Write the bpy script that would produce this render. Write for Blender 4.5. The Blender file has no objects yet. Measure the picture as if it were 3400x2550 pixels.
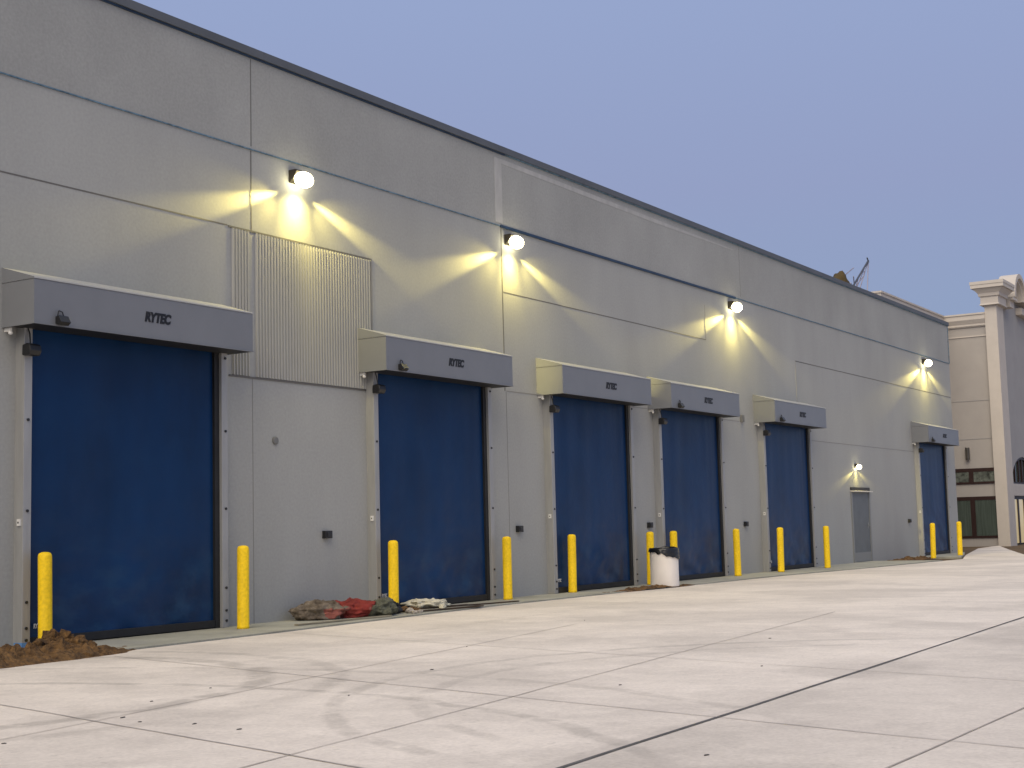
import bpy, bmesh, math, random
from mathutils import Vector, Matrix, noise
S = bpy.context.scene
C = S.collection
R = math.radians
random.seed(7)

# ---------------------------------------------------------------- camera
cam_d = bpy.data.cameras.new("camera"); cam = bpy.data.objects.new("camera", cam_d); C.objects.link(cam)
S.camera = cam
yaw, pit, rol = 1.00904807, 0.10202365, -0.02587787
right = Vector((math.cos(yaw), -math.sin(yaw), 0))
fwd = Vector((math.sin(yaw)*math.cos(pit), math.cos(yaw)*math.cos(pit), math.sin(pit)))
up = right.cross(fwd)
r2 = right*math.cos(rol) + up*math.sin(rol)
u2 = -right*math.sin(rol) + up*math.cos(rol)
m = Matrix((r2, u2, -fwd)).transposed().to_4x4()
m.translation = Vector((0, -13.208, 1.167))
cam.matrix_world = m
cam_d.sensor_width = 36; cam_d.lens = 36*4710.17/3400
cam_d.clip_start = 0.1; cam_d.clip_end = 2000

# ---------------------------------------------------------------- sky, sun, exposure
SUN_EL, SUN_AZ = 46.0, -170.0      # compass angle of the light in the xy plane, from +x
w = bpy.data.worlds.new("World"); S.world = w; w.use_nodes = True
nt = w.node_tree; nt.nodes.clear()
out = nt.nodes.new('ShaderNodeOutputWorld'); bg = nt.nodes.new('ShaderNodeBackground')
sky = nt.nodes.new('ShaderNodeTexSky'); sky.sky_type = 'NISHITA'; sky.sun_disc = False
sky.sun_elevation = R(SUN_EL); sky.sun_rotation = R(90 - SUN_AZ)
geo = nt.nodes.new('ShaderNodeTexCoord'); sep = nt.nodes.new('ShaderNodeSeparateXYZ')
nt.links.new(geo.outputs['Generated'], sep.inputs[0])
ramp = nt.nodes.new('ShaderNodeValToRGB')
e = ramp.color_ramp.elements
e[0].position = 0.0; e[0].color = (0.262, 0.335, 0.515, 1)
e[1].position = 0.38; e[1].color = (0.322, 0.400, 0.635, 1)
x = e.new(0.12); x.color = (0.265, 0.340, 0.525, 1)
x = e.new(0.23); x.color = (0.298, 0.348, 0.555, 1)
nt.links.new(sep.outputs['Z'], ramp.inputs[0])
sc = nt.nodes.new('ShaderNodeVectorMath'); sc.operation = 'SCALE'; sc.inputs['Scale'].default_value = 10.0
nt.links.new(ramp.outputs[0], sc.inputs[0])
mx = nt.nodes.new('ShaderNodeMix'); mx.data_type = 'RGBA'; mx.inputs[0].default_value = 0.92
nt.links.new(sky.outputs[0], mx.inputs[6]); nt.links.new(sc.outputs[0], mx.inputs[7])
nt.links.new(mx.outputs[2], bg.inputs[0]); bg.inputs[1].default_value = 0.1
nt.links.new(bg.outputs[0], out.inputs[0])
sl = bpy.data.lights.new("sun", 'SUN'); so = bpy.data.objects.new("sun", sl); C.objects.link(so)
sl.energy = 3.15; sl.angle = R(60); sl.color = (1.0, 0.86, 0.64)
sd = Vector((math.cos(R(SUN_EL))*math.cos(R(SUN_AZ)), math.cos(R(SUN_EL))*math.sin(R(SUN_AZ)), math.sin(R(SUN_EL))))
so.rotation_euler = sd.to_track_quat('Z', 'Y').to_euler(); so.location = (0, -30, 40)
S.view_settings.view_transform = 'Standard'; S.view_settings.look = 'None'
S.view_settings.exposure = 0; S.view_settings.gamma = 1
S.cycles.use_denoising = True

# ---------------------------------------------------------------- helpers
def mat(name, col, rough=0.7, metal=0.0, var=0.0, vscale=1.0, vstretch=(1, 1, 1), bump=0.0, bscale=30.0,
        bdist=0.01, emit=None, estr=0.0, col2=None, spec=0.5, fine=0.0, fscale=40.0):
    M = bpy.data.materials.new(name); M.use_nodes = True
    t = M.node_tree; b = t.nodes['Principled BSDF']
    b.inputs['Roughness'].default_value = rough; b.inputs['Metallic'].default_value = metal
    b.inputs['Specular IOR Level'].default_value = spec
    b.inputs['Base Color'].default_value = (*col, 1)
    tc = t.nodes.new('ShaderNodeTexCoord'); last = None
    if var > 0 or col2:
        mp = t.nodes.new('ShaderNodeMapping'); mp.inputs['Scale'].default_value = vstretch
        t.links.new(tc.outputs['Object'], mp.inputs[0])
        n = t.nodes.new('ShaderNodeTexNoise'); n.inputs['Scale'].default_value = vscale; n.inputs['Detail'].default_value = 7
        n.inputs['Roughness'].default_value = 0.6
        t.links.new(mp.outputs[0], n.inputs['Vector'])
        rp = t.nodes.new('ShaderNodeValToRGB'); el = rp.color_ramp.elements
        el[0].position, el[1].position = 0.32, 0.68
        c2 = col2 or col
        el[0].color = (*[c*(1-var) for c in col], 1); el[1].color = (*[min(1, c*(1+var)) for c in c2], 1)
        t.links.new(n.outputs[0], rp.inputs[0]); last = rp.outputs[0]
        if fine > 0:
            n2 = t.nodes.new('ShaderNodeTexNoise'); n2.inputs['Scale'].default_value = fscale; n2.inputs['Detail'].default_value = 4
            t.links.new(tc.outputs['Object'], n2.inputs['Vector'])
            mr = t.nodes.new('ShaderNodeMapRange'); mr.inputs[1].default_value = .3; mr.inputs[2].default_value = .7
            mr.inputs[3].default_value = 1-fine; mr.inputs[4].default_value = 1+fine
            t.links.new(n2.outputs[0], mr.inputs[0])
            vm = t.nodes.new('ShaderNodeVectorMath'); vm.operation = 'SCALE'
            t.links.new(last, vm.inputs[0]); t.links.new(mr.outputs[0], vm.inputs['Scale']); last = vm.outputs[0]
        t.links.new(last, b.inputs['Base Color'])
    if bump > 0:
        n = t.nodes.new('ShaderNodeTexNoise'); n.inputs['Scale'].default_value = bscale; n.inputs['Detail'].default_value = 5
        t.links.new(tc.outputs['Object'], n.inputs['Vector'])
        bp = t.nodes.new('ShaderNodeBump'); bp.inputs['Strength'].default_value = bump; bp.inputs['Distance'].default_value = bdist
        t.links.new(n.outputs[0], bp.inputs['Height']); t.links.new(bp.outputs[0], b.inputs['Normal'])
    if emit:
        b.inputs['Emission Color'].default_value = (*emit, 1); b.inputs['Emission Strength'].default_value = estr
    return M

def tag(o, label=None, cat=None, group=None, kind=None):
    if label: o['label'] = label
    if cat: o['category'] = cat
    if group: o['group'] = group
    if kind: o['kind'] = kind
    return o

def empty(name, loc, label, cat, group=None):
    o = bpy.data.objects.new(name, None); C.objects.link(o); o.location = loc; o.empty_display_size = .2
    return tag(o, label, cat, group)

class MB:
    def __init__(s): s.bm = bmesh.new()
    def box(s, x0, x1, y0, y1, z0, z1, mi=0):
        v = [s.bm.verts.new(p) for p in ((x0,y0,z0),(x1,y0,z0),(x1,y1,z0),(x0,y1,z0),(x0,y0,z1),(x1,y0,z1),(x1,y1,z1),(x0,y1,z1))]
        for f in ((3,2,1,0),(4,5,6,7),(0,1,5,4),(1,2,6,5),(2,3,7,6),(3,0,4,7)):
            s.bm.faces.new([v[i] for i in f]).material_index = mi
        return s
    def prism(s, poly, axis, a, b, mi=0):
        """poly: 2D points; axis 'x' gives (y,z) profiles, 'y' gives (x,z), 'z' gives (x,y)."""
        def P(p, t): return {'x': (t, p[0], p[1]), 'y': (p[0], t, p[1]), 'z': (p[0], p[1], t)}[axis]
        A = [s.bm.verts.new(P(p, a)) for p in poly]; B = [s.bm.verts.new(P(p, b)) for p in poly]
        n = len(poly); fs = [s.bm.faces.new(A), s.bm.faces.new(B[::-1])]
        for i in range(n): fs.append(s.bm.faces.new((A[i], B[i], B[(i+1) % n], A[(i+1) % n])))
        for f in fs: f.material_index = mi
        return s
    def frustum(s, lo, hi, z0, z1, mi=0):
        """lo, hi = (x0,x1,y0,y1) rectangles"""
        q = []
        for (x0, x1, y0, y1), z in ((lo, z0), (hi, z1)):
            q += [s.bm.verts.new(p) for p in ((x0,y0,z),(x1,y0,z),(x1,y1,z),(x0,y1,z))]
        for f in ((3,2,1,0),(4,5,6,7),(0,1,5,4),(1,2,6,5),(2,3,7,6),(3,0,4,7)):
            s.bm.faces.new([q[i] for i in f]).material_index = mi
        return s
    def tube(s, p, q, r, n=8, mi=0):
        p, q = Vector(p), Vector(q); d = (q-p).normalized()
        a = d.orthogonal().normalized(); b = d.cross(a)
        A = [s.bm.verts.new(p+(a*math.cos(t)+b*math.sin(t))*r) for t in [2*math.pi*i/n for i in range(n)]]
        B = [s.bm.verts.new(q+(a*math.cos(t)+b*math.sin(t))*r) for t in [2*math.pi*i/n for i in range(n)]]
        s.bm.faces.new(A[::-1]); s.bm.faces.new(B)
        for i in range(n): s.bm.faces.new((A[i], A[(i+1) % n], B[(i+1) % n], B[i])).material_index = mi
        return s
    def lathe(s, prof, n=32, c=(0, 0), mi=0, caps=True):
        rings = []
        for r, z in prof:
            rings.append([s.bm.verts.new((c[0]+r*math.cos(2*math.pi*i/n), c[1]+r*math.sin(2*math.pi*i/n), z)) for i in range(n)])
        for A, B in zip(rings, rings[1:]):
            for i in range(n): s.bm.faces.new((A[i], A[(i+1) % n], B[(i+1) % n], B[i])).material_index = mi
        if caps:
            s.bm.faces.new(rings[0][::-1]); s.bm.faces.new(rings[-1])
        return s
    def blob(s, c, rad, sub=3, amp=.15, fr=2.0, seed=0, flat=None, mi=0, rot=0):
        n0 = len(s.bm.verts)
        r = bmesh.ops.create_icosphere(s.bm, subdivisions=sub, radius=1)
        M = Matrix.Rotation(rot, 3, 'Z'); so_ = Vector((seed*7.3, seed*3.1, seed*1.7))
        for v in r['verts']:
            d = v.co.normalized()
            k = 1+amp*noise.fractal(d*fr+so_, 1.0, 2.0, 4)
            p = Vector((d.x*rad[0], d.y*rad[1], d.z*rad[2]))*k
            if flat is not None and p.z < flat: p.z = flat+(p.z-flat)*.06
            v.co = M @ p+Vector(c)
        if mi:
            for f in s.bm.faces:
                if all(v in set(r['verts']) for v in f.verts): f.material_index = mi
        return s
    def build(s, name, mats, parent=None, loc=None, smooth=False, bevel=0, kind=None, recalc=True):
        if recalc: bmesh.ops.recalc_face_normals(s.bm, faces=s.bm.faces)
        me = bpy.data.meshes.new(name); s.bm.to_mesh(me); s.bm.free()
        for M in (mats if isinstance(mats, (list, tuple)) else [mats]): me.materials.append(M)
        if smooth:
            for p in me.polygons: p.use_smooth = True
        o = bpy.data.objects.new(name, me); C.objects.link(o)
        if parent: o.parent = parent
        if loc: o.location = loc
        if bevel:
            b = o.modifiers.new('bevel', 'BEVEL'); b.width = bevel; b.segments = 2; b.limit_method = 'ANGLE'; b.angle_limit = R(40)
        if kind: o['kind'] = kind
        return o

def copy_tree(o, parent):
    c = o.copy(); C.objects.link(c); c.parent = parent
    for ch in o.children: copy_tree(ch, c)
    return c

# ---------------------------------------------------------------- materials
M = {}
M['wall'] = mat('painted_concrete', (.345, .347, .330), .85, var=.06, vscale=.75, vstretch=(1, 1, .38), bump=.16, bscale=22, bdist=.005, fine=.055, fscale=26)
M['band'] = mat('painted_concrete_band', (.322, .324, .308), .85, var=.10, vscale=.5, vstretch=(1, 1, .7), bump=.16, bscale=22, bdist=.005, fine=.07, fscale=26)
M['flute'] = mat('fluted_concrete', (.345, .344, .328), .8, var=.04, vscale=1.2, bump=.2, bscale=30, bdist=.004)
M['joint'] = mat('joint_sealant', (.13, .125, .115), .7)
M['jointlight'] = mat('pale_sealant', (.23, .225, .21), .7)
M['tape'] = mat('blue_film_and_gap_shade', (.10, .175, .24), .6, var=.5, vscale=14)
M['navy'] = mat('navy_film_and_gap_shade', (.012, .035, .075), .5, var=.3, vscale=5)
M['patch'] = mat('fresh_primer', (.40, .395, .38), .8, var=.12, vscale=5, vstretch=(1, 1, .4))
M['coping'] = mat('coping_metal', (.105, .112, .120), .55, .2, var=.12, vscale=1.0)
M['hood'] = mat('grey_hood_steel', (.185, .192, .205), .38, .0, var=.04, vscale=2)
M['cap'] = mat('lamplit_rain_cap', (.42, .42, .40), .35, var=.05, vscale=2)  # paler than the hood steel: lamplight on the cap put into its colour
M['jamb'] = mat('galvanised_jamb', (.34, .34, .335), .45, .25, var=.1, vscale=3, vstretch=(3, 3, .4))
M['vinyl'] = mat('blue_vinyl', (.0022, .0255, .086), .34, var=.25, vscale=.9, vstretch=(1, 1, .4), bump=.25, bscale=9, bdist=.012, spec=.20)
def scuffed(Mt, col, z0, z1):
    t = Mt.node_tree; b = t.nodes['Principled BSDF']; src = b.inputs['Base Color'].links[0].from_socket
    tc = t.nodes.new('ShaderNodeTexCoord'); sp = t.nodes.new('ShaderNodeSeparateXYZ'); t.links.new(tc.outputs['Object'], sp.inputs[0])
    mp = t.nodes.new('ShaderNodeMapping'); mp.inputs['Scale'].default_value = (1.0, 1.0, 1.7); mp.inputs['Rotation'].default_value = (0, .5, 0)
    t.links.new(tc.outputs['Object'], mp.inputs[0])
    n = t.nodes.new('ShaderNodeTexNoise'); n.inputs['Scale'].default_value = 1.6; n.inputs['Detail'].default_value = 8; n.inputs['Roughness'].default_value = .65
    t.links.new(mp.outputs[0], n.inputs['Vector'])
    r1 = t.nodes.new('ShaderNodeMapRange'); r1.interpolation_type = 'SMOOTHSTEP'
    for k, v in enumerate((z0, z1, 1, .12)): r1.inputs[k+1].default_value = v
    t.links.new(sp.outputs['Z'], r1.inputs[0])
    r2 = t.nodes.new('ShaderNodeMapRange'); r2.interpolation_type = 'SMOOTHSTEP'
    for k, v in enumerate((.44, .72, 0, 1)): r2.inputs[k+1].default_value = v
    t.links.new(n.outputs[0], r2.inputs[0])
    mu = t.nodes.new('ShaderNodeMath'); mu.operation = 'MULTIPLY'; t.links.new(r1.outputs[0], mu.inputs[0]); t.links.new(r2.outputs[0], mu.inputs[1])
    mx_ = t.nodes.new('ShaderNodeMix'); mx_.data_type = 'RGBA'; mx_.inputs[7].default_value = (*col, 1)
    t.links.new(mu.outputs[0], mx_.inputs[0]); t.links.new(src, mx_.inputs[6]); t.links.new(mx_.outputs[2], b.inputs['Base Color'])
scuffed(M['vinyl'], (.012, .050, .122), .15, 1.5)
M['black'] = mat('black_rubber_and_shade', (.010, .010, .011), .6, var=.3, vscale=6)
M['blackpl'] = mat('black_plastic', (.012, .012, .013), .4)
M['ink'] = mat('black_lettering', (.004, .004, .005), .5)
M['white'] = mat('white_plastic', (.72, .71, .68), .5)
M['bluetape'] = mat('blue_tape', (.10, .24, .50), .6)
M['yellow'] = mat('yellow_sleeve', (.90, .60, .014), .6, var=.10, vscale=7, vstretch=(1, 1, .3), bump=.3, bscale=40, bdist=.003, fine=.12, fscale=30, spec=.25)
M['door'] = mat('grey_door_paint', (.130, .143, .150), .55, var=.10, vscale=2.5)
M['frame'] = mat('door_frame_paint', (.22, .225, .22), .5)
M['drip'] = mat('pale_drip_cap', (.62, .58, .50), .4)
M['bronze'] = mat('dark_bronze', (.045, .038, .028), .45, .4)
M['lens'] = mat('lit_lens', (.9, .85, .6), .3, emit=(1.0, .90, .55), estr=16)
M['slab'] = mat('apron_concrete', (.335, .330, .275), .85, var=.20, vscale=1.4, bump=.3, bscale=30, bdist=.004, fine=.1)
M['soil'] = mat('brown_soil', (.066, .031, .009), .95, var=.35, vscale=9, bump=1.0, bscale=26, bdist=.04, col2=(.145, .078, .026), fine=.25, fscale=30)
M['earth'] = mat('bare_earth', (.115, .075, .035), .95, var=.35, vscale=1.1, bump=.6, bscale=12, bdist=.03, fine=.2)
M['fill'] = mat('drum_white', (.80, .75, .70), .55, var=.05, vscale=4, vstretch=(1, 1, .4), bump=.1, bscale=10)
M['bag'] = mat('black_liner', (.009, .009, .009), .22, var=.3, vscale=12, bump=.5, bscale=16, bdist=.02, spec=.6)
M['sack_brown'] = mat('dusty_brown_sack', (.085, .058, .032), .9, var=.45, vscale=6, col2=(.16, .13, .10), bump=.7, bscale=26, bdist=.02, fine=.2)
M['sack_pink'] = mat('pink_cloth', (.25, .080, .062), .9, var=.25, vscale=7, bump=.6, bscale=22, bdist=.02)
M['sack_red'] = mat('red_cloth', (.19, .020, .014), .85, var=.3, vscale=5, bump=.6, bscale=16, bdist=.02)
M['sack_olive'] = mat('olive_sack', (.085, .088, .062), .9, var=.35, vscale=9, bump=.8, bscale=24, bdist=.02, fine=.2)
M['wood_pale'] = mat('weathered_board', (.26, .23, .165), .8, var=.35, vscale=3, vstretch=(.6, 9, 9))
M['wood_dark'] = mat('wet_dark_board', (.045, .027, .014), .7, var=.5, vscale=3, vstretch=(.6, 9, 9))
M['cream'] = mat('cream_cloth', (.58, .54, .42), .9, var=.2, vscale=8, bump=.6, bscale=20, bdist=.02)
M['rubble'] = mat('pale_rubble', (.38, .34, .29), .9, var=.5, vscale=10)
M['chip'] = mat('dark_chip', (.07, .065, .06), .8, var=.4, vscale=20)
M['stucco'] = mat('beige_stucco', (.365, .340, .318), .9, var=.05, vscale=1, bump=.4, bscale=30, bdist=.006)
M['stucco_grey'] = mat('grey_stucco', (.34, .33, .325), .9, var=.05, vscale=1, bump=.4, bscale=30, bdist=.006)
M['trim'] = mat('cream_trim', (.52, .475, .425), .85, var=.04, vscale=2)
M['wframe'] = mat('oxblood_frame', (.022, .006, .004), .45)
M['pane_low'] = mat('curtained_glass', (.060, .078, .064), .12, var=.25, vscale=2.0, vstretch=(1, 7, .35))
M['pane_up'] = mat('lace_glass', (.10, .112, .095), .15, var=.7, vscale=5)
M['pane_lit'] = mat('lit_doorway_glass', (.25, .21, .14), .15, var=.4, vscale=2, emit=(1, .78, .40), estr=.35)
M['sconce'] = mat('brushed_sconce', (.11, .10, .085), .3, .6, var=.2, vscale=5)
M['roof'] = mat('roof_membrane', (.25, .25, .25), .9)
M['tarp'] = mat('olive_brown_tarp', (.070, .045, .008), .8, var=.35, vscale=4, bump=.5, bscale=8, bdist=.04)
M['grey_box'] = mat('grey_box_paint', (.16, .16, .155), .6)
M['frame_dark'] = mat('dark_steel_tube', (.09, .095, .11), .5, .4)
M['frame_pale'] = mat('pale_steel_tube', (.34, .31, .36), .5, .4)

# yard concrete: stains, tyre scuffs and a greyer pour beyond the wide joint
def yard_material():
    Y = bpy.data.materials.new('yard_concrete'); Y.use_nodes = True
    t = Y.node_tree; b = t.nodes['Principled BSDF']; b.inputs['Roughness'].default_value = .8
    b.inputs['Specular IOR Level'].default_value = .25
    tc = t.nodes.new('ShaderNodeTexCoord'); sp = t.nodes.new('ShaderNodeSeparateXYZ'); t.links.new(tc.outputs['Object'], sp.inputs[0])
    def N(scale, stretch, detail=8, rough=.62, rot=0):
        mp = t.nodes.new('ShaderNodeMapping'); mp.inputs['Scale'].default_value = stretch; mp.inputs['Rotation'].default_value = (0, 0, rot)
        t.links.new(tc.outputs['Object'], mp.inputs[0])
        n = t.nodes.new('ShaderNodeTexNoise'); n.inputs['Scale'].default_value = scale; n.inputs['Detail'].default_value = detail
        n.inputs['Roughness'].default_value = rough; t.links.new(mp.outputs[0], n.inputs['Vector']); return n.outputs[0]
    def rng(s, a, b_, c, d):
        r = t.nodes.new('ShaderNodeMapRange'); r.interpolation_type = 'SMOOTHSTEP'
        for i, v in enumerate((a, b_, c, d)): r.inputs[i+1].default_value = v
        t.links.new(s, r.inputs[0]); return r.outputs[0]
    def mth(op, a, b_=None):
        k = t.nodes.new('ShaderNodeMath'); k.operation = op
        for i, v in enumerate((a, b_)):
            if v is None: continue
            if isinstance(v, (int, float)): k.inputs[i].default_value = v
            else: t.links.new(v, k.inputs[i])
        return k.outputs[0]
    big = rng(N(.42, (1, 1, 1), rot=.5), .42, .58, 0, 1)
    mid = rng(N(1.1, (1, .55, 1), rot=-.6), .36, .66, 0, 1)
    fine = rng(N(34, (1, 1, 1), 5), .3, .7, .93, 1.07)
    grain = rng(N(5, (1, 1, 1), 6), .3, .7, .965, 1.035)
    mixc = t.nodes.new('ShaderNodeMix'); mixc.data_type = 'RGBA'
    mixc.inputs[6].default_value = (.560, .508, .450, 1); mixc.inputs[7].default_value = (.735, .668, .590, 1)
    t.links.new(mth('ADD', mth('MULTIPLY', big, .55), mth('MULTIPLY', mid, .45)), mixc.inputs[0])
    f = mth('MULTIPLY', fine, grain)
    f = mth('MULTIPLY', f, rng(N(9, (1, 1, 1), 7, .7), .30, .42, .86, 1.0))
    f = mth('MULTIPLY', f, rng(N(60, (1, .5, 1), 3), .24, .34, .72, 1.0))
    # greyer pour south of the wide joint
    f = mth('MULTIPLY', f, rng(sp.outputs['Y'], -9.42, -9.36, .90, 1.0))
    # curved tyre scuffs
    warp = mth('MULTIPLY', mth('SUBTRACT', N(1.5, (1, 1, 1)), .5), .25)
    brk = rng(N(2.6, (1, 1, 1), 7), .34, .56, 0, 1)
    for cx, cy, rad, wd, dep, x0, y0 in ((7.2, -2.6, 3.0, .16, .17, 7.2, -6.6), (7.2, -2.6, 3.65, .14, .12, 7.2, -6.6), (10.2, -10.2, 4.2, .10, .13, 5, -9.3),
                                 (10.2, -10.2, 3.6, .09, .09, 5, -9.3), (2.5, -5.5, 6.0, .10, .15, 5, -10.2), (2.5, -5.5, 7.3, .10, .10, 5, -10.2)):
        dx = mth('SUBTRACT', sp.outputs['X'], cx); dy = mth('SUBTRACT', sp.outputs['Y'], cy)
        d = mth('SQRT', mth('ADD', mth('MULTIPLY', dx, dx), mth('MULTIPLY', dy, dy)))
        d = mth('ABSOLUTE', mth('ADD', mth('SUBTRACT', d, rad), warp))
        band = mth('MULTIPLY', rng(d, wd*.35, wd, 1, 0), brk)
        band = mth('MULTIPLY', band, rng(sp.outputs['Y'], y0, y0+.8, 0, 1))
        f = mth('MULTIPLY', f, mth('SUBTRACT', 1.0, mth('MULTIPLY', band, dep*1.5)))
    vm = t.nodes.new('ShaderNodeVectorMath'); vm.operation = 'SCALE'
    t.links.new(mixc.outputs[2], vm.inputs[0]); t.links.new(f, vm.inputs['Scale']); t.links.new(vm.outputs[0], b.inputs['Base Color'])
    bp = t.nodes.new('ShaderNodeBump'); bp.inputs['Strength'].default_value = .25; bp.inputs['Distance'].default_value = .004
    t.links.new(N(45, (1, 1, 1), 4), bp.inputs['Height']); t.links.new(bp.outputs[0], b.inputs['Normal'])
    return Y
M['yard'] = yard_material()
M['yjoint'] = mat('dark_yard_joint', (.10, .096, .093), .9, var=.3, vscale=5)
M['ycut'] = mat('sawn_yard_joint', (.39, .355, .32), .9, var=.25, vscale=3)

# ---------------------------------------------------------------- ground
g = MB(); g.prism([(-300, -300), (400, -300), (400, 300), (-300, 300)], 'z', -.6, -.06)
g.build('ground', M['earth'], kind='structure')
EDGE = [(-40, -1.95), (8.8, -1.70), (10.93, -1.45), (13.13, -1.38), (18.88, -1.0), (23.37, -1.06), (30.14, -1.25), (34.98, -1.71), (41.78, -2.12), (46.2, -1.05)]
YP = EDGE+[(55.83, 1.0), (60.5, 1.35), (52.5, -.95), (44.2, -3.42), (70, -7), (70, -60), (-40, -60)]
y = MB(); y.prism(YP, 'z', -.3, -.02)
def strip(mb, a, b, wd, mi, z=-.016):
    a, b = Vector((*a, z)), Vector((*b, z)); d = (b-a).normalized(); n = Vector((-d.y, d.x, 0))*wd/2
    k = 24; vs = []
    for i in range(k+1):
        p = a.lerp(b, i/k); j = 1+.5*noise.noise(p*2.3); o = d.orthogonal()*0
        wob = n.normalized()*.018*noise.noise(p*.9)
        vs.append((mb.bm.verts.new(p-n*j+wob), mb.bm.verts.new(p+n*j+wob)))
    for (p, q), (r_, s_) in zip(vs, vs[1:]):
        mb.bm.faces.new((p, r_, s_, q)).material_index = mi
def ext(a, b, t0, t1):
    a, b = Vector(a), Vector(b); d = b-a
    return tuple(a+d*t0), tuple(a+d*t1)
strip(y, *ext((6.21, -9.54), (17.48, -9.24), -.6, 2.6), .030, 1)
strip(y, *ext((6.84, -10.98), (9.28, -11.07), -1, 6), .013, 2, -.0155)
for a, b, t0, t1, wd in (((6.94, -4.32), (5.8, -8.59), -.55, 1.8, .018), ((10.06, -2.51), (7.67, -11.43), -.07, 1.3, .014), ((12.22, -5.44), (10.76, -10.74), -.72, 1.5, .012),
                     ((16.4, -2.2), (14.2, -10.4), 0, 1.4, .010),
                     ((5.71, -5.9), (10.82, -5.09), -.4, 1.9, .013), ((5.55, -8.01), (13.44, -7.19), -.3, 1.6, .013), ((12, -3.1), (24, -2.6), 0, 1, .010)):
    strip(y, *ext(a, b, t0, t1), wd*.8, 2, -.0155)
y.build('yard', [M['yard'], M['yjoint'], M['ycut']], kind='structure')
s = MB()
s.prism([(-40, .02), (-40, -1.935), (8.8, -1.685), (10.93, -1.435), (13.13, -1.365), (18.88, -.985), (23.37, -1.045), (30.14, -1.235), (34.98, -1.695), (40.2, -1.98), (40.2, .02)], 'z', -.2, 0)
s.prism([(43.6, .02), (43.6, -1.60), (46.3, -.98), (49.3, -.2), (49.3, .02)], 'z', -.2, .001)
s.build('apron', M['slab'], kind='structure')

# ---------------------------------------------------------------- warehouse
W = empty('warehouse', (0, 0, 0), 'long grey painted concrete warehouse with six blue roll-up doors and a flat parapet', 'building')
XE = 49.46
b = MB(); b.box(-25, XE, 0, .3, -.3, 6.49).box(XE-.3, XE-.003, .3, 40, -.3, 7.78).box(-25, -24.7, .3, 40, -.3, 7.78).box(-25, XE, 39.7, 40, -.29, 7.77)
b.build('wall', M['wall'], W)
b = MB(); b.box(-25, XE, -.006, .3, 6.49, 7.80)
b.build('parapet_band', M['band'], W)
b = MB(); b.box(-24.7, XE-.3, .3, 39.7, 7.2, 7.3)
b.build('roof', M['roof'], W)
b = MB()
x = -25.0
while x < XE:
    b.box(x, min(x+3.04, XE+.05), -.055, .36, 7.81, 7.925); x += 3.045
b.build('coping', M['coping'], W)
# vertical flutes
b = MB(); z0, z1 = 3.325, 5.315
def flute(x0, x1, n):
    prof = []
    for i in range(n):
        a = x0+(x1-x0)*i/n; p = (x1-x0)/n
        prof += [(a, -.004), (a+.30*p, -.004), (a+.42*p, -.026), (a+.82*p, -.026), (a+.94*p, -.004)]
    prof.append((x1, -.004))
    A = [b.bm.verts.new((u, v, z0)) for u, v in prof]; B = [b.bm.verts.new((u, v, z1)) for u, v in prof]
    for i in range(len(prof)-1): b.bm.faces.new((A[i], A[i+1], B[i+1], B[i]))
    b.bm.faces.new(A+[b.bm.verts.new((x1, .01, z0)), b.bm.verts.new((x0, .01, z0))]); b.bm.faces.new(B+[b.bm.verts.new((x1, .01, z1)), b.bm.verts.new((x0, .01, z1))])
flute(13.95, 14.30, 6); flute(14.41, 16.97, 42)
b.build('fluted_panel', M['flute'], W)
MB().box(13.90, 17.02, -.012, .01, 5.32, 5.345).build('panel_trim', M['joint'], W)
b = MB(); b.box(13.90, 17.0, -.012, .01, 3.295, 3.32)
b.build('panel_trim', M['joint'], W)
b = MB(); b.box(16.985, 17.02, -.018, .01, 3.32, 5.32)
b.build('panel_trim', M['jointlight'], W)
# joints between the tilt-up panels
def joint(x0, x1, z0, z1, mm='joint', d=.003):
    MB().box(x0, x1, -d, .01, z0, z1).build('panel_joint', M[mm], W)
joint(14.345, 14.368, 5.345, 6.47); joint(14.35, 14.366, 6.53, 7.77, d=.009); joint(14.352, 14.364, 0, 3.29, 'jointlight')
joint(20.735, 20.765, 3.57, 6.46); joint(20.78, 20.793, 0, 3.55, 'jointlight'); joint(31.33, 31.342, 6.55, 7.76, 'jointlight', .009)
joint(-24.9, 13.89, 5.335, 5.353); joint(20.78, 29.25, 5.305, 5.322); joint(29.25, 29.268, 5.305, 6.1, 'jointlight')
joint(34.75, 49.4, 5.295, 5.315); joint(34.745, 34.765, 3.5, 5.295, 'jointlight')
joint(35.5, 44.72, 3.275, 3.29, 'jointlight'); joint(20.8, 21.84, 3.562, 3.578, 'jointlight'); joint(25.30, 26.42, 3.562, 3.578, 'jointlight'); joint(29.75, 30.95, 3.54, 3.556, 'jointlight')
joint(49.40, 49.42, 6.52, 7.3, 'joint', .009)
# masking film left along the seam
MB().box(-25, 20.7, -.016, -.001, 6.478, 6.494).build('masking_film', M['tape'], W)
MB().box(20.72, 31.0, -.028, -.001, 6.458, 6.505).build('masking_film', M['navy'], W)
MB().box(31.0, XE, -.018, -.001, 6.478, 6.496).build('masking_film', M['tape'], W)
MB().box(-25, 20.9, -.030, .2, 7.785, 7.812).build('coping_gap_shade', M['navy'], W)  # solid strips below the coping, shade of the gap put into their colour
MB().box(20.9, XE, -.035, .2, 7.790, 7.812).build('coping_gap_shade', M['tape'], W)
MB().box(XE-.02, XE+.014, -.02, .05, 6.5, 7.8).build('masking_film', M['tape'], W)
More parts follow.
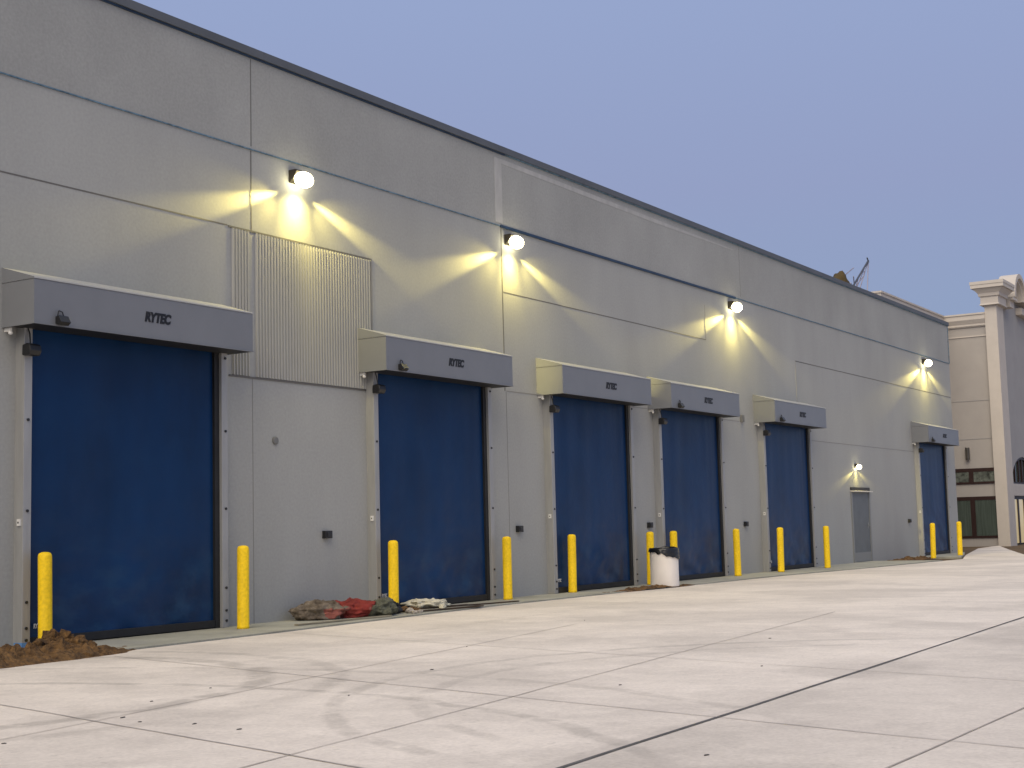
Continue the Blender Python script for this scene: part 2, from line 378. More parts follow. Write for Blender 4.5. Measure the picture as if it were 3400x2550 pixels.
# fresh primer strokes
MB().box(20.57, 20.80, -.010, 0, 6.54, 7.70).build('primer_stroke', M['patch'], W)
b = MB()
pr = [(20.80, 7.62), (24, 7.60), (27.25, 7.59), (31.0, 7.63), (31.0, 7.65), (27.25, 7.67), (24, 7.69), (20.80, 7.705)]
b.prism(pr, 'y', -.010, 0); b.build('primer_stroke', M['patch'], W)

# man door
MD = MB(); MD.box(38.62, 40.02, -.012, .01, .02, 2.0); md = MD.build('door', M['door'], W, bevel=.004)
MB().box(38.52, 38.615, -.03, .01, 0, 2.0).build('jamb', M['frame'], md)
MB().box(40.025, 40.12, -.03, .01, 0, 2.0).build('jamb', M['frame'], md)
MB().box(38.52, 40.12, -.032, .01, 2.0, 2.09).build('head', M['bronze'], md)
MB().prism([(.0, 2.005), (-.11, 1.985), (-.11, 1.96), (0, 1.975)], 'x', 38.50, 40.16).build('drip_cap', M['drip'], md)
MB().box(38.62, 40.02, -.017, -.011, .02, .27).build('kick_plate', M['frame'], md)
MB().box(39.86, 39.93, -.02, -.01, .93, 1.10).tube((39.895, -.06, 1.02), (39.77, -.06, 1.02), .012).tube((39.895, -.01, 1.02), (39.895, -.06, 1.02), .01).build('handle', M['frame'], md)

# roll-up doors
def text_mesh(txt, wdt, hgt, shear=0.22, off=.02, ext_=.004):
    cu = bpy.data.curves.new('t', 'FONT'); cu.body = txt; cu.shear = shear; cu.offset = off; cu.extrude = ext_; cu.resolution_u = 4
    cu.space_character = .92
    o = bpy.data.objects.new('t', cu); C.objects.link(o); bpy.context.view_layer.update()
    me = bpy.data.meshes.new_from_object(o.evaluated_get(bpy.context.evaluated_depsgraph_get()))
    bpy.data.objects.remove(o); bpy.data.curves.remove(cu)
    xs = [v.co.x for v in me.vertices]; ys = [v.co.y for v in me.vertices]
    for v in me.vertices:
        v.co = Vector(((v.co.x-min(xs))/(max(xs)-min(xs))*wdt, -v.co.z, (v.co.y-min(ys))/(max(ys)-min(ys))*hgt))
    return me
LOGO = text_mesh('RYTEC', .43, .128, off=.05); SMALL = text_mesh('RYTEC', .13, .055, .15, .02, .001)
LOGO.materials.append(M['ink']); SMALL.materials.append(M['white'])
def curtain_mesh(seed):
    nx, nz = 60, 76; x0, x1, z0, z1 = .302, 3.255, .10, 3.98; vs = []
    me = bpy.data.meshes.new('roll_up_door'); F = []
    rnd = random.Random(seed); tilt = rnd.uniform(-.2, .2)
    for j in range(nz+1):
        for i in range(nx+1):
            u, v = i/nx, j/nz; x = x0+(x1-x0)*u; z = z0+(z1-z0)*v
            p = Vector((x*.8+seed*5.1, z*.5, seed*2.0))
            low = math.exp(-v*5.5); edge = min(1, u*12)*min(1, (1-u)*12)
            d = .020*noise.noise(p)+.014*noise.noise(Vector((x*2.2+seed, z*.35+tilt*x, 3.3)))
            d += low*(.034*noise.noise(Vector((x*1.9+z*1.6, z*2.6+seed, 1.0)))+.014*noise.noise(Vector((x*4.5, z*6+seed, 9.0))))
            d += .010*noise.noise(Vector((x*6.0+seed*3, z*.25, 5)))*max(0, u-.7)*3
            vs.append((x, -.064+max(-.036, min(.05, d*edge)), z))
    for j in range(nz):
        for i in range(nx):
            a = j*(nx+1)+i; F.append((a, a+1, a+nx+2, a+nx+1))
    me.from_pydata(vs, [], F); me.materials.append(M['vinyl'])
    for p in me.polygons: p.use_smooth = True
    return me
def roll_door():
    d = bpy.data.objects.new('roll_up_door', curtain_mesh(1)); C.objects.link(d); d.parent = W
    for xa in (.195, 3.33):
        MB().box(xa, xa+.11, -.15, .004, .002, 3.60).build('jamb', M['jamb'], d, bevel=.004)
    MB().box(3.245, 3.328, -.105, -.012, .002, 3.7).build('seal_and_jamb_shade', M['black'], d)  # black seal strip, also painted in for the shaded inner jamb face
    MB().box(.306, 3.24, -.105, -.025, .012, .105).box(.306, 3.24, -.085, -.04, .002, .012).build('bottom_bar', M['black'], d, bevel=.006)
    h = MB(); h.box(0, 3.50, -.545, -.528, 3.56, 4.06).box(0, .016, -.527, .003, 3.56, 4.06).box(3.484, 3.5, -.527, .003, 3.56, 4.06)
    h.box(.017, 3.483, -.527, -.11, 3.566, 3.58, 1).box(0, 3.5, -.557, -.546, 3.56, 3.575).build('hood', [M['hood'], M['black']], d)  # black plate added under the hood, stands in for its dark shaded interior
    hc = MB(); hc.prism([(.003, 4.245), (-.552, 4.080), (-.552, 4.064), (.003, 4.064)], 'x', -.006, 3.506, 1)
    for f in hc.bm.faces:
        if len(set(round(v.co.x, 3) for v in f.verts)) == 1: f.material_index = 0
    hc.build('hood_cap', [M['hood'], M['cap']], d)
    l = bpy.data.objects.new('lettering', LOGO); C.objects.link(l); l.parent = d; l.location = (1.62, -.5475, 3.755)
    l = bpy.data.objects.new('small_lettering', SMALL); C.objects.link(l); l.parent = d; l.location = (.40, -.088, .20)
    for xa, zs in ((.25, (.085, .215, .5, 1.51, 2.53)), (3.395, (.09, .22, .51, 1.53, 2.54, 3.5))):
        for z in zs: MB().tube((xa, -.148, z), (xa, -.163, z), .017, 10).build('bolt', M['blackpl'], d)
    MB().box(.178, .1955, -.115, -.065, 1.345, 1.42).box(.1745, .1785, -.099, -.080, 1.373, 1.392, 1).build('push_button', [M['white'], M['blackpl']], d)
    q = MB(); q.prism([(-.30, 3.30), (-.285, 3.365), (-.225, 3.385), (-.155, 3.37), (-.151, 3.25), (-.27, 3.245)], 'x', .155, .315)
    q.build('warning_horn', M['blackpl'], d, bevel=.012)
    q = MB(); q.tube((.235, -.2, 3.38), (.25, -.17, 3.50), .008).tube((.25, -.17, 3.50), (.24, -.15, 3.57), .008).build('horn_cable', M['blackpl'], d)
    MB().blob((.05, -.09, 3.50), (.026, .026, .026), 2, 0).box(.035, .065, -.10, .002, 3.515, 3.558).build('photo_eye', M['white'], d, smooth=False)
    return d
def sensor(d):
    q = MB(); q.prism([(-.548, 3.665), (-.60, 3.675), (-.645, 3.60), (-.60, 3.565), (-.548, 3.585)], 'x', .29, .43)
    q.tube((.30, -.57, 3.66), (.31, -.58, 3.73), .007).tube((.31, -.58, 3.73), (.37, -.57, 3.72), .007).tube((.37, -.57, 3.72), (.40, -.56, 3.66), .007)
    return q.build('motion_sensor', M['blackpl'], d, bevel=.01)
DX = [10.28, 16.645, 21.82, 26.23, 31.84, 44.57]
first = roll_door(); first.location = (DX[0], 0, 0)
rest = []
for i, xx in enumerate(DX[1:]):
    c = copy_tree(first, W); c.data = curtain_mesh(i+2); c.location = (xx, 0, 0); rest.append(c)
for c in [first]+rest:
    if c is not rest[1]: sensor(c)
MB().box(.188, .312, -.156, -.02, .004, .06).build('tape_wrap', M['bluetape'], first)

# ---------------------------------------------------------------- wall lamps (real lamps, lit)
def spot(name, parent, loc, dr, energy, ang, blend, size=.03, col=(1, .82, .235)):
    l = bpy.data.lights.new(name, 'SPOT'); l.energy = energy; l.spot_size = R(ang); l.spot_blend = blend; l.shadow_soft_size = size; l.color = col
    o = bpy.data.objects.new(name, l); C.objects.link(o); o.parent = parent; o.location = loc
    o.rotation_euler = Vector(dr).to_track_quat('-Z', 'Y').to_euler(); return o
def lamp(x, z, label, k=1.0, size=1.0, group='lit wall lamps under the parapet seam'):
    t = empty('wall_lamp', (x, 0, z), label, 'wall lamp', group); s_ = size
    MB().prism([(.004, .115*s_), (-.13*s_, .115*s_), (-.155*s_, .09*s_), (-.10*s_, .0), (.004, -.07*s_)], 'x', -.13*s_, .13*s_).build('housing', M['bronze'], t, bevel=.008)
    MB().blob((0, -.175*s_, -.03*s_), (.165*s_, .115*s_, .115*s_), 3, 0).build('lens', M['lens'], t, smooth=True)
    for sx in (-1, 1):
        spot('side_beam', t, (sx*.06*s_, -.075*s_, -.16*s_), (sx, .043, -.325), 1700*k, 15.5, 1.0, .03)
        spot('side_wash', t, (sx*.12*s_, -.30*s_, -.17*s_), (sx*.88, .10, -.50), 95*k, 78, 1.0)
    spot('flood', t, (0, -.18*s_, -.165*s_), (0, .05, -1), 85*k, 150, .8, .05)
    spot('down_beam', t, (0, -.28*s_, -.17*s_), (0, .10, -1), 100*k, 96, 1.0)
    return t
lamp(15.27, 6.24, 'brightest and nearest lit wall lamp above the fluted panel')
lamp(20.98, 6.24, 'lit wall lamp just right of the dark vertical panel joint', .9)
lamp(30.70, 6.24, 'lit wall lamp at the right end of the dark navy seam strip', .9)
lamp(46.30, 6.25, 'most distant lit wall lamp near the far corner of the warehouse', .9)
lamp(39.05, 2.68, 'small lit wall lamp mounted above the grey man door', .10, .62, None)

# ---------------------------------------------------------------- things on the wall
def wallbox(x, z, sx, sz, d, mm, name, label, cat, group=None):
    q = MB(); q.box(-sx/2, sx/2, -d, .002, -sz/2, sz/2).box(-sx*.32, sx*.32, -d-.012, -d, -sz*.3, sz*.28)
    return tag(q.build(name, M[mm], loc=(x, 0, z), bevel=.006), label, cat, group)
G = 'small black outlet boxes on the warehouse wall'
for x_, z_, la in ((15.86, 1.16, 'black outlet box on the wall between the two nearest blue doors'),
                   (21.06, 1.17, 'black outlet box beside the yellow bollard between second and third doors'),
                   (26.08, 1.18, 'black outlet box above the bollards between third and fourth doors'),
                   (31.03, 1.15, 'black outlet box on the wall between fourth and fifth doors'),
                   (43.80, 1.11, 'small outlet box right of the man door, near the last blue door')):
    wallbox(x_, z_, .15, .11, .07, 'blackpl', 'outlet_box', la, 'outlet box', G)
wallbox(31.07, 3.62, .13, .16, .06, 'grey_box', 'junction_box', 'small grey junction box high on the wall right of the fourth hood', 'junction box')
q = MB(); q.lathe([(.055, 0), (.055, .02), (.04, .028)], 16)
q.bm.transform(Matrix.Rotation(R(90), 4, 'X'))
tag(q.build('cover_plate', M['grey_box'], loc=(14.80, -.001, 2.47)), 'round grey cover plate on the wall below the fluted panel', 'cover plate')

# ---------------------------------------------------------------- bollards
BG = 'yellow bollards along the apron'
def bollard_mesh():
    q = MB(); q.lathe([(.079, 0), (.079, .03), (.0765, .035), (.0765, .99), (.073, 1.018), (.062, 1.037), (.035, 1.048), (.006, 1.05)], 28)
    bmesh.ops.recalc_face_normals(q.bm, faces=q.bm.faces); return q
bq = bollard_mesh().build('bollard', M['yellow'], smooth=True)
BL = [((10.67, -.30), 'nearest yellow bollard, rising from the heap of brown soil'),
      ((13.57, -.54), 'yellow bollard right of the nearest blue door, beside the jamb'),
      ((17.04, -.31), 'yellow bollard at the end of the pile of red and olive sacks'),
      ((20.18, -.32), 'yellow bollard right of the second blue door, near a dark board end'),
      ((22.52, -.22), 'yellow bollard before the left half of the third blue door'),
      ((25.50, -.30), 'yellow bollard just left of the white trash drum'),
      ((26.62, -.28), 'yellow bollard half hidden behind the white trash drum'),
      ((29.66, -.37), 'yellow bollard right of the fourth blue door'),
      ((31.95, -.48), 'yellow bollard before the left half of the fifth blue door'),
      ((34.50, -.70), 'yellow bollard left of the grey man door'),
      ((42.70, -1.02), 'yellow bollard before the most distant blue door'),
      ((45.10, -1.17), 'rightmost and most distant yellow bollard, at the warehouse corner')]
for i, ((bx, by), la) in enumerate(BL):
    o = bq if i == 0 else bq.copy()
    if i: C.objects.link(o)
    o.location = (bx, by, -.02 if i in (10,) else 0); o.rotation_euler.z = i*.7; tag(o, la, 'bollard', BG)
    o.rotation_euler.x = random.uniform(-.014, .014); o.rotation_euler.y = random.uniform(-.014, .014)

# ---------------------------------------------------------------- trash drum
T = empty('trash_can', (24.85, -.93, 0), 'white trash drum lined with a black plastic bag', 'trash can')
q = MB(); q.lathe([(.27, 0), (.275, .02), (.272, .3), (.276, .66), (.283, .70), (.283, .715), (.270, .715), (.265, .3), (.26, .05)], 40)
q.build('drum', M['fill'], T, smooth=True)
q = MB(); n = 72; dirR = math.atan2(-.9, .35); prof = []
for i in range(n):
    a = 2*math.pi*i/n; c_ = .5+.5*math.cos(a-dirR); rag = noise.noise(Vector((math.cos(a)*4, math.sin(a)*4, .3)))
    drop = .055+.15*c_**1.6+.035*rag+.02*noise.noise(Vector((a*6, 2, 0)))
    crn = 1+.02*noise.noise(Vector((math.cos(a)*7, math.sin(a)*7, 4)))
    lift = .03*max(0, math.cos(a-dirR-1.3))**6+.012*rag
    pts = [(.05, .60), (.20, .63), (.262*crn, .69), (.270, .728+lift), (.284, .735+lift*.8), (.292*crn, .70), (.296*crn+.008*rag, .715-drop*.6), (.298*crn, .715-drop)]
    prof.append([q.bm.verts.new((r_*math.cos(a), r_*math.sin(a), z_+.012*noise.noise(Vector((r_*20, a*5, z_*9))))) for r_, z_ in pts])
for i in range(n):
    A, B = prof[i], prof[(i+1) % n]
    for k in range(len(A)-1): q.bm.faces.new((A[k], B[k], B[k+1], A[k+1]))
q.bm.faces.new([p[0] for p in prof])
q.build('bag_liner', M['bag'], T, smooth=True)

# ---------------------------------------------------------------- soil heap, sacks, boards, scraps
def heap(name, cx, cy, lx, ly, h, nx, ny, seed, mm, z0=0.0, jag=1.0, rot=0):
    q = MB(); grid = []
    for j in range(ny+1):
        row = []
        for i in range(nx+1):
            u, v = i/nx*2-1, j/ny*2-1; r_ = math.sqrt(u*u+v*v)
            edge = 1-r_+.30*noise.noise(Vector((u*2.2+seed, v*2.2, 1)))
            e_ = max(0, min(1, edge*1.7)); e_ = e_**.8
            p = Vector((u*lx*3+seed, v*ly*3, 0))
            k = .30+.9*abs(noise.fractal(p*.9, 1, 2, 3))+.35*jag*abs(noise.noise(p*2.6))+.22*jag*noise.noise(p*6)
            z = h*e_*k-(.012 if e_ <= 0 else 0)
            jx, jy = .4*lx/nx*noise.noise(p*9), .4*ly/ny*noise.noise(p*9+Vector((5, 5, 0)))
            row.append(q.bm.verts.new((u*lx+jx, v*ly+jy, z)))
        grid.append(row)
    for j in range(ny):
        for i in range(nx):
            f = (grid[j][i], grid[j][i+1], grid[j+1][i+1], grid[j+1][i])
            if max(v.co.z for v in f) > -.001: q.bm.faces.new(f)
    bmesh.ops.delete(q.bm, geom=[v for v in q.bm.verts if not v.link_faces], context='VERTS')
    return q
q = heap('soil_heap', 0, 0, 1.9, .60, .15, 150, 60, 3.0, 'soil', jag=1.5)
rnd = random.Random(4)
for i in range(90):
    u, v = rnd.uniform(-1, 1), rnd.uniform(-.9, .9)
    if u*u+v*v > 1: continue
    s_ = rnd.uniform(.015, .06)
    q.blob((u*1.7, v*.55, .01+.07*(1-abs(u))*(1-abs(v))), (s_*1.3, s_, s_*.8), 2, .5, 1.7, i)
tag(q.build('soil_heap', M['soil'], loc=(9.15, -1.22, -.024)), 'clumpy heap of brown soil at the foot of the nearest bollard', 'soil heap')
q = MB()
for i, (dx, dy, rr, hh) in enumerate(((0, 0, .20, .20), (.16, .05, .16, .15), (-.2, -.05, .18, .13), (.1, -.2, .18, .12), (-.2, -.22, .2, .09), (.3, -.15, .12, .08))):
    q.blob((dx, dy, -.02), (rr, rr*.8, hh), 4, .55, 1.9, i+20)
tag(q.build('soil_clod', M['soil'], loc=(10.62, -.52, 0)), 'tall crumbly clod of brown soil piled against the nearest bollard', 'soil clod')

def sack(loc, rad, rot, mats, label, seed, patch=None, amp=.28):
    q = MB(); q.blob((0, 0, rad[2]*.72), rad, 5, amp, 1.6, seed, flat=-rad[2]*.7, rot=0)
    for v in q.bm.verts:
        v.co.z += .018*noise.noise(v.co*9+Vector((seed, 0, 0)))*min(1, v.co.z*8)
        v.co.x += .014*noise.noise(v.co*11+Vector((0, seed, 0))); v.co.y += .02*noise.noise(v.co*7+Vector((0, 0, seed)))
        v.co.z = max(v.co.z, .002)
    for v in q.bm.verts:
        k = v.co*6.5+Vector((seed*2.0, 0, 0)); rd = 1-abs(noise.noise(k)*2.2); rd = max(0, rd)**3
        v.co *= 1+.11*rd
        v.co.z = max(v.co.z, .002)
    if patch:
        for f in q.bm.faces:
            c_ = f.calc_center_median()
            if patch(c_+Vector((.05*noise.noise(c_*9), .05*noise.noise(c_*9+Vector((3, 0, 0))), .04*noise.noise(c_*8)))): f.material_index = 1
    return tag(q.build('sack', [M[k] for k in mats], loc=loc, smooth=True), label, 'sack', 'dirty sacks dumped by the second door')
o = sack((15.24, -.36, 0), (.36, .23, .145), 0, ['sack_brown', 'sack_pink'], 'dusty brown sack with a pink cloth patch, left of the red one', 2, lambda c: c.x > .03 and c.y < .05 and .03 < c.z < .15)
o.rotation_euler.z = -.62
o = sack((15.72, -.55, 0), (.34, .20, .135), 0, ['sack_red', 'sack_pink'], 'crumpled red cloth sack in the middle of the pile', 5, lambda c: (c.x < -.12 and c.z < .15 and c.y < -.02) or (c.x > .22 and c.z < .15), .33)
o.rotation_euler.z = -.62
o = sack((16.10, -.78, 0), (.25, .22, .135), 0, ['sack_olive'], 'round olive grey sack beside the yellow bollard', 9, None, .35)
o = sack((16.48, -.62, 0), (.22, .16, .10), 0, ['sack_olive'], 'small dark scrap of sacking squeezed behind the bollard', 14, None, .45)
o.data.materials[0] = M['black']

def board(loc, L, wd, th, rot, mm, label, seed):
    q = MB(); n = 26; rows = []
    for i in range(n+1):
        t_ = i/n-.5; wv = 1+.25*noise.noise(Vector((t_*9, seed, 0))); bend = .03*noise.noise(Vector((t_*2.5, seed, 4))); zb = .010*noise.noise(Vector((t_*3, seed, 8)))
        rows.append([q.bm.verts.new((t_*L, y_*wd*wv+bend, z_+max(0, zb))) for y_, z_ in ((-.5, 0.004), (.5, 0.004), (.5, th), (-.5, th))])
    for A, B in zip(rows, rows[1:]):
        for k in range(4): q.bm.faces.new((A[k], A[(k+1) % 4], B[(k+1) % 4], B[k]))
    q.bm.faces.new(rows[0]); q.bm.faces.new(rows[-1][::-1])
    o = q.build('board', M[mm], loc=loc); o.rotation_euler.z = rot
    return tag(o, label, 'board', 'boards left lying on the apron')
board((15.05, -.99, 0), 1.85, .07, .022, -.06, 'wood_pale', 'pale weathered board lying in front of the sacks', 1)
board((18.55, -.66, 0), 2.15, .06, .02, -.205, 'wood_dark', 'long dark board reaching toward the fourth bollard', 2)
board((17.50, -.93, 0), 1.55, .10, .022, -.15, 'wood_dark', 'shorter dark board lying nearest the yard edge', 3)
board((17.95, -.45, 0), 1.3, .05, .02, -.17, 'wood_dark', 'thin dark board lying under the cream rag', 4)
q = MB(); q.blob((0, 0, .06), (.36, .13, .075), 5, .5, 2.0, 31, flat=-.055)
for v in q.bm.verts:
    v.co.z = max(.003, v.co.z+.02*noise.noise(v.co*10)-.10*(v.co.x+.3)*.5); v.co.y += .03*noise.noise(v.co*8)
o = tag(q.build('rag', M['cream'], loc=(17.78, -.40, .022), smooth=True), 'crumpled cream rag lying right of the sacks', 'rag'); o.rotation_euler.z = -.35
for i, (px, py, s_, mm) in enumerate(((16.70, -.85, .06, 'rubble'), (16.60, -1.00, .045, 'rubble'), (16.78, -.97, .04, 'rubble'), (16.95, -.80, .05, 'soil'), (17.10, -.62, .06, 'soil'), (17.85, -.62, .05, 'cream'), (16.85, -.62, .07, 'soil'))):
    q = MB(); q.blob((0, 0, s_*.5), (s_*1.3, s_, s_*.7), 2, .5, 1.8, 40+i, flat=-s_*.45)
    tag(q.build('rubble_piece', M[mm], loc=(px, py, 0)), 'small lump of rubble scattered round the foot of the third bollard', 'rubble', 'rubble lumps beside the sacks')
q = heap('soil_scatter', 0, 0, 1.75, .16, .075, 120, 30, 11.0, 'soil', jag=1.6)
tag(q.build('soil_scatter', M['soil'], loc=(24.15, -.98, -.012)), 'low scatter of dry soil round the foot of the white trash drum', 'soil')
bpy.data.objects['soil_scatter'].rotation_euler.z = -.05
q = heap('soil_scatter', 0, 0, 2.6, .30, .10, 120, 30, 17.0, 'soil', jag=1.3)
tag(q.build('soil_scatter', M['soil'], loc=(42.0, -.55, -.05)), 'strip of bare soil along the wall right of the man door', 'soil')

for i, (px, py) in enumerate([(10.1, -5.96), (8.31, -6.49), (6.76, -5.81), (8.33, -5.08), (6.64, -6.1), (6.71, -6.52), (6.63, -6.98), (5.62, -6.05), (16.04, -4.12), (13.91, -7.51), (6.84, -10.03), (9.58, -8.07), (11.22, -8.53), (7.5, -5.3), (12.2, -4.9)]):
    rr = random.Random(i); L_ = rr.uniform(.012, .034)
    q = MB(); q.blob((0, 0, .003), (L_*.8, L_*.3, .004), 2, .5, 2.0, 60+i, flat=-.003)
    o = q.build('debris_chip', M['chip'], loc=(px, py, -.02)); o.rotation_euler.z = rr.uniform(-.9, .3)
    tag(o, 'dark chip of debris lying on the pale concrete yard', 'debris', 'debris chips scattered over the yard')

# ---------------------------------------------------------------- on the roof
q = MB(); q.blob((0, 0, .72), (.36, .30, .72), 4, .22, 1.3, 71, flat=-.7).blob((.50, 0, .50), (.34, .26, .62), 4, .25, 1.4, 72, flat=-.4)
tag(q.build('covered_bundle', M['tarp'], loc=(41.52, 1.0, 7.3), smooth=True), 'olive brown covered bundle standing on the roof edge', 'bundle')
F_ = empty('roof_frame', (43.2, 1.0, 7.3), 'thin leaning steel frame rising above the far end of the parapet', 'frame')
AP = (1.09, 0, 2.17)
MB().tube((-2.30, 0, 0), AP, .030).tube((.98, 0, 2.25), (1.12, 0, 2.12), .022).build('post', M['frame_dark'], F_)
q = MB()
for a, b_ in (((-.35, .25, 0), AP), ((-.05, -.2, 0), AP), ((-1.5, .2, 1.15), (-.25, .05, 1.75)), ((-.45, .1, 1.15), (.05, .1, 1.2)), ((-.75, 0, 1.2), (-.1, .12, 1.0)), ((-.1, .1, 1.0), (.75, 0, 1.95)),
              ((-.45, 0, 1.45), (.05, .15, 1.0)), ((.1, .1, 1.25), (.45, -.05, 1.6)), ((-1.5, .2, 1.25), (-1.0, .2, 1.2)), ((-.25, .1, .9), (.05, 0, 1.5)), ((.45, -.05, 1.6), (.62, 0, 1.75))):
    q.tube(a, b_, .016, 6)
q.build('brace', M['frame_pale'], F_)

# ---------------------------------------------------------------- neighbouring wing
N_ = empty('entrance_wing', (61, 3, 0), 'beige stucco entrance wing with moulded cornice and arched gable', 'building')
def part(mb, name, mm, parent=N_, **k):
    mb.bm.transform(Matrix.Translation((-61, -3, 0))); return mb.build(name, M[mm], parent, **k)
q = MB(); q.box(61, 61.3, 1.43, 3.35, -.3, 9.48).box(52.5, 61, 3.35, 3.65, -.3, 9.48).box(52.5, 52.8, 3.65, 25, -.3, 9.47)
part(q, 'wall', 'stucco')
q = MB(); q.box(62.0, 82, 1.12, 1.4, -.3, 2.0) if False else MB()
# front face with openings: piers and lintels
q.box(62.0, 62.55, 1.12, 1.4, -.3, 2.62).box(62.55, 66.9, 1.12, 1.4, 2.03, 2.56).box(66.9, 82, 1.12, 1.4, -.3, 2.62)
arc = [(62.55+2.15-2.1*math.cos(math.pi*i/24), 2.62+1.12*math.sin(math.pi*i/24)) for i in range(25)]
for (xa, za), (xb, zb) in zip(arc, arc[1:]):
    q.prism([(xa, za), (xb, zb), (xb, 4.2), (xa, 4.2)], 'y', 1.12, 1.4)
q.box(62.0, 62.6, 1.12, 1.4, 2.62, 4.2).box(66.8, 82, 1.12, 1.4, 2.62, 4.2).box(62.0, 82, 1.12, 1.4, 4.2, 10.6)
part(q, 'front_wall', 'stucco_grey')
q = MB(); q.box(61.3, 82, 1.45, 25, 9.0, 9.2).box(52.8, 61.0, 3.65, 25, 9.0, 9.2)
part(q, 'roof', 'roof')
q = MB()
for z0_, z1_, o_ in ((8.78, 8.83, .035), (9.20, 9.24, .05), (9.24, 9.32, .09), (9.50, 9.70, .20), (9.70, 9.77, .24)):
    q.prism([(61-o_, 1.44), (61.3, 1.44), (61.3, 3.35+.3), (52.5-o_, 3.65), (52.5-o_, 3.35-o_), (61-o_, 3.35-o_)], 'z', z0_, z1_)
q.frustum((60.91, 61.2, 1.44, 3.2), (60.8, 61.2, 1.44, 3.2), 9.32, 9.50).frustum((52.4, 61, 3.26, 3.6), (52.3, 61, 3.15, 3.6), 9.32, 9.50)
part(q, 'cornice', 'trim')
q = MB(); q.box(60.985, 61.0, 1.44, 3.35, 6.06, 6.085).box(60.985, 61.0, 1.44, 3.35, 4.445, 4.47)
part(q, 'score_line', 'stucco_grey')
q = MB(); q.box(60.85, 62.0, .95, 1.44, -.3, 10.1); pl = part(q, 'pillar', 'trim')
q = MB(); bx = (60.85, 62.0, .95, 1.44)
def gr(o_): return (bx[0]-o_, bx[1]+o_, bx[2]-o_, bx[3]+o_)
q.frustum(gr(.16), gr(.13), 10.05, 10.12).frustum(gr(.12), gr(.12), 10.12, 10.42).frustum(gr(.18), gr(.20), 10.42, 10.55).frustum(gr(.20), gr(.36), 10.55, 10.74)
q.frustum(gr(.43), gr(.43), 10.75, 10.90).frustum(gr(.45), gr(.45), 10.90, 11.03)
part(q, 'capital', 'trim', pl)
pl.children[0].location = (0, 0, 0)
# arched gable right of the pillar
def ring(mb, cx, cz, r0, r1, y0, y1, a0=0, a1=180, n=28):
    for i in range(n):
        t0, t1 = R(a0+(a1-a0)*i/n), R(a0+(a1-a0)*(i+1)/n)
        mb.prism([(cx+r0*math.cos(t0), cz+r0*math.sin(t0)), (cx+r1*math.cos(t0), cz+r1*math.sin(t0)), (cx+r1*math.cos(t1), cz+r1*math.sin(t1)), (cx+r0*math.cos(t1), cz+r0*math.sin(t1))], 'y', y0, y1)
q = MB(); ring(q, 64.0, 10.6, .93, 1.13, .60, 1.35); ring(q, 64.0, 10.6, .80, .93, .72, 1.3); ring(q, 64.0, 10.6, .66, .78, .9, 1.3)
q.box(62.45, 63.2, .75, 1.12, 10.12, 10.42).box(62.45, 63.2, .60, 1.12, 10.42, 10.52).box(65.0, 82, .6, 1.4, 10.6, 10.95).box(65.1, 82, .85, 1.12, 10.1, 10.4)
part(q, 'arched_gable', 'trim')
q = MB(); q.prism([(64.0+.8*math.cos(math.pi*i/20), 10.6+.8*math.sin(math.pi*i/20)) for i in range(21)], 'y', 1.0, 1.3)
part(q, 'gable_panel', 'stucco_grey')
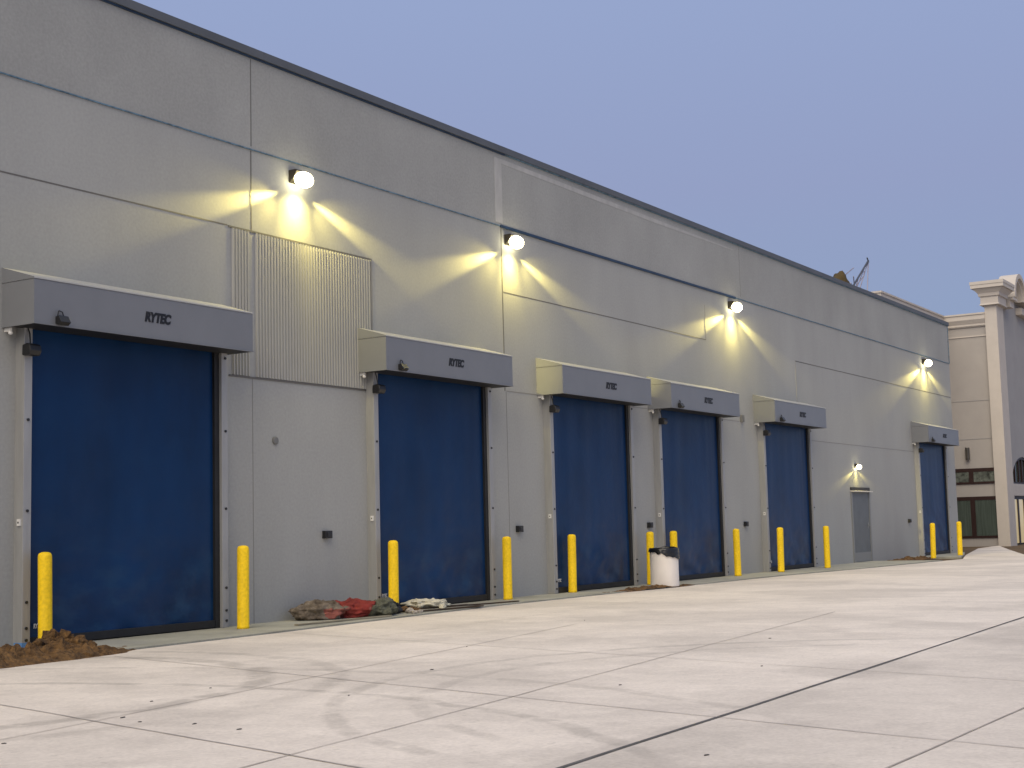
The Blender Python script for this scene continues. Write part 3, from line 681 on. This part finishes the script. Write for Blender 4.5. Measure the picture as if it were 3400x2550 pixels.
# windows in the side wall
def window(z0_, z1_, mm):
    fw = MB(); X0, X1 = 60.955, 60.998
    fw.box(X0, X1, 1.46, 3.2, z1_-.15, z1_).box(X0, X1, 1.46, 3.2, z0_, z0_+.09).box(X0, X1, 2.33, 2.52, z0_+.09, z1_-.15).box(X0, X1, 3.08, 3.2, z0_+.09, z1_-.15)
    f = part(fw, 'window', 'wframe')
    for ya, yb in ((1.46, 2.33), (2.52, 3.08)):
        part(MB().box(60.97, 60.999, ya+.002, yb-.002, z0_+.092, z1_-.152), 'pane', mm, f)
window(2.56, 3.22, 'pane_up'); window(.30, 2.03, 'pane_low')
# arched window and doorway in the front
q = MB(); cx_, cz_ = 64.7, 2.60
for i in range(24):
    t0, t1 = math.pi*i/24, math.pi*(i+1)/24
    q.prism([(cx_+2.0*math.cos(t0), cz_+1.04*math.sin(t0)), (cx_+2.14*math.cos(t0), cz_+1.14*math.sin(t0)), (cx_+2.14*math.cos(t1), cz_+1.14*math.sin(t1)), (cx_+2.0*math.cos(t1), cz_+1.04*math.sin(t1))], 'y', 1.16, 1.22)
for xx in (63.35, 64.1, 64.7, 65.3, 66.05):
    hh = 1.04*math.sqrt(max(0, 1-((xx-cx_)/2.0)**2)); q.box(xx-.05, xx+.05, 1.16, 1.22, cz_-.02, cz_+hh)
q.box(cx_-2.1, cx_+2.1, 1.16, 1.22, cz_-.05, cz_+.03)
aw = part(q, 'arched_window', 'wframe')
q = MB(); q.prism([(cx_+2.05*math.cos(math.pi*i/24), cz_+1.08*math.sin(math.pi*i/24)) for i in range(25)], 'y', 1.225, 1.25); part(q, 'pane', 'pane_low', aw)
q = MB(); q.box(62.56, 66.9, 1.2, 1.27, 1.90, 2.03)
for xx in (62.62, 63.75, 64.9, 66.0): q.box(xx-.12 if xx > 63 else xx-.06, xx+.12 if xx > 63 else xx+.02, 1.2, 1.27, 0, 1.90)
dr = part(q, 'entrance_door', 'wframe')
for xa, xb in ((62.65, 63.62), (63.88, 64.77), (65.03, 65.87)): part(MB().box(xa, xb, 1.23, 1.25, .02, 1.89), 'pane', 'pane_lit', dr)
q = MB(); q.box(62.56, 66.9, 1.105, 1.119, 2.05, 2.54); part(q, 'lintel', 'trim')
# unlit sconce on the wing
SC = empty('wall_sconce', (61, 2.5, 3.84), 'unlit vertical tube sconce on the beige side wall of the entrance wing', 'wall lamp')
q = MB(); q.lathe([(.085, -.26), (.09, -.25), (.09, .25), (.085, .26)], 20, (-.12, 0)); q.build('tube', M['sconce'], SC, smooth=False)
MB().box(-.05, .002, -.05, .05, -.12, .12).build('bracket', M['bronze'], SC)
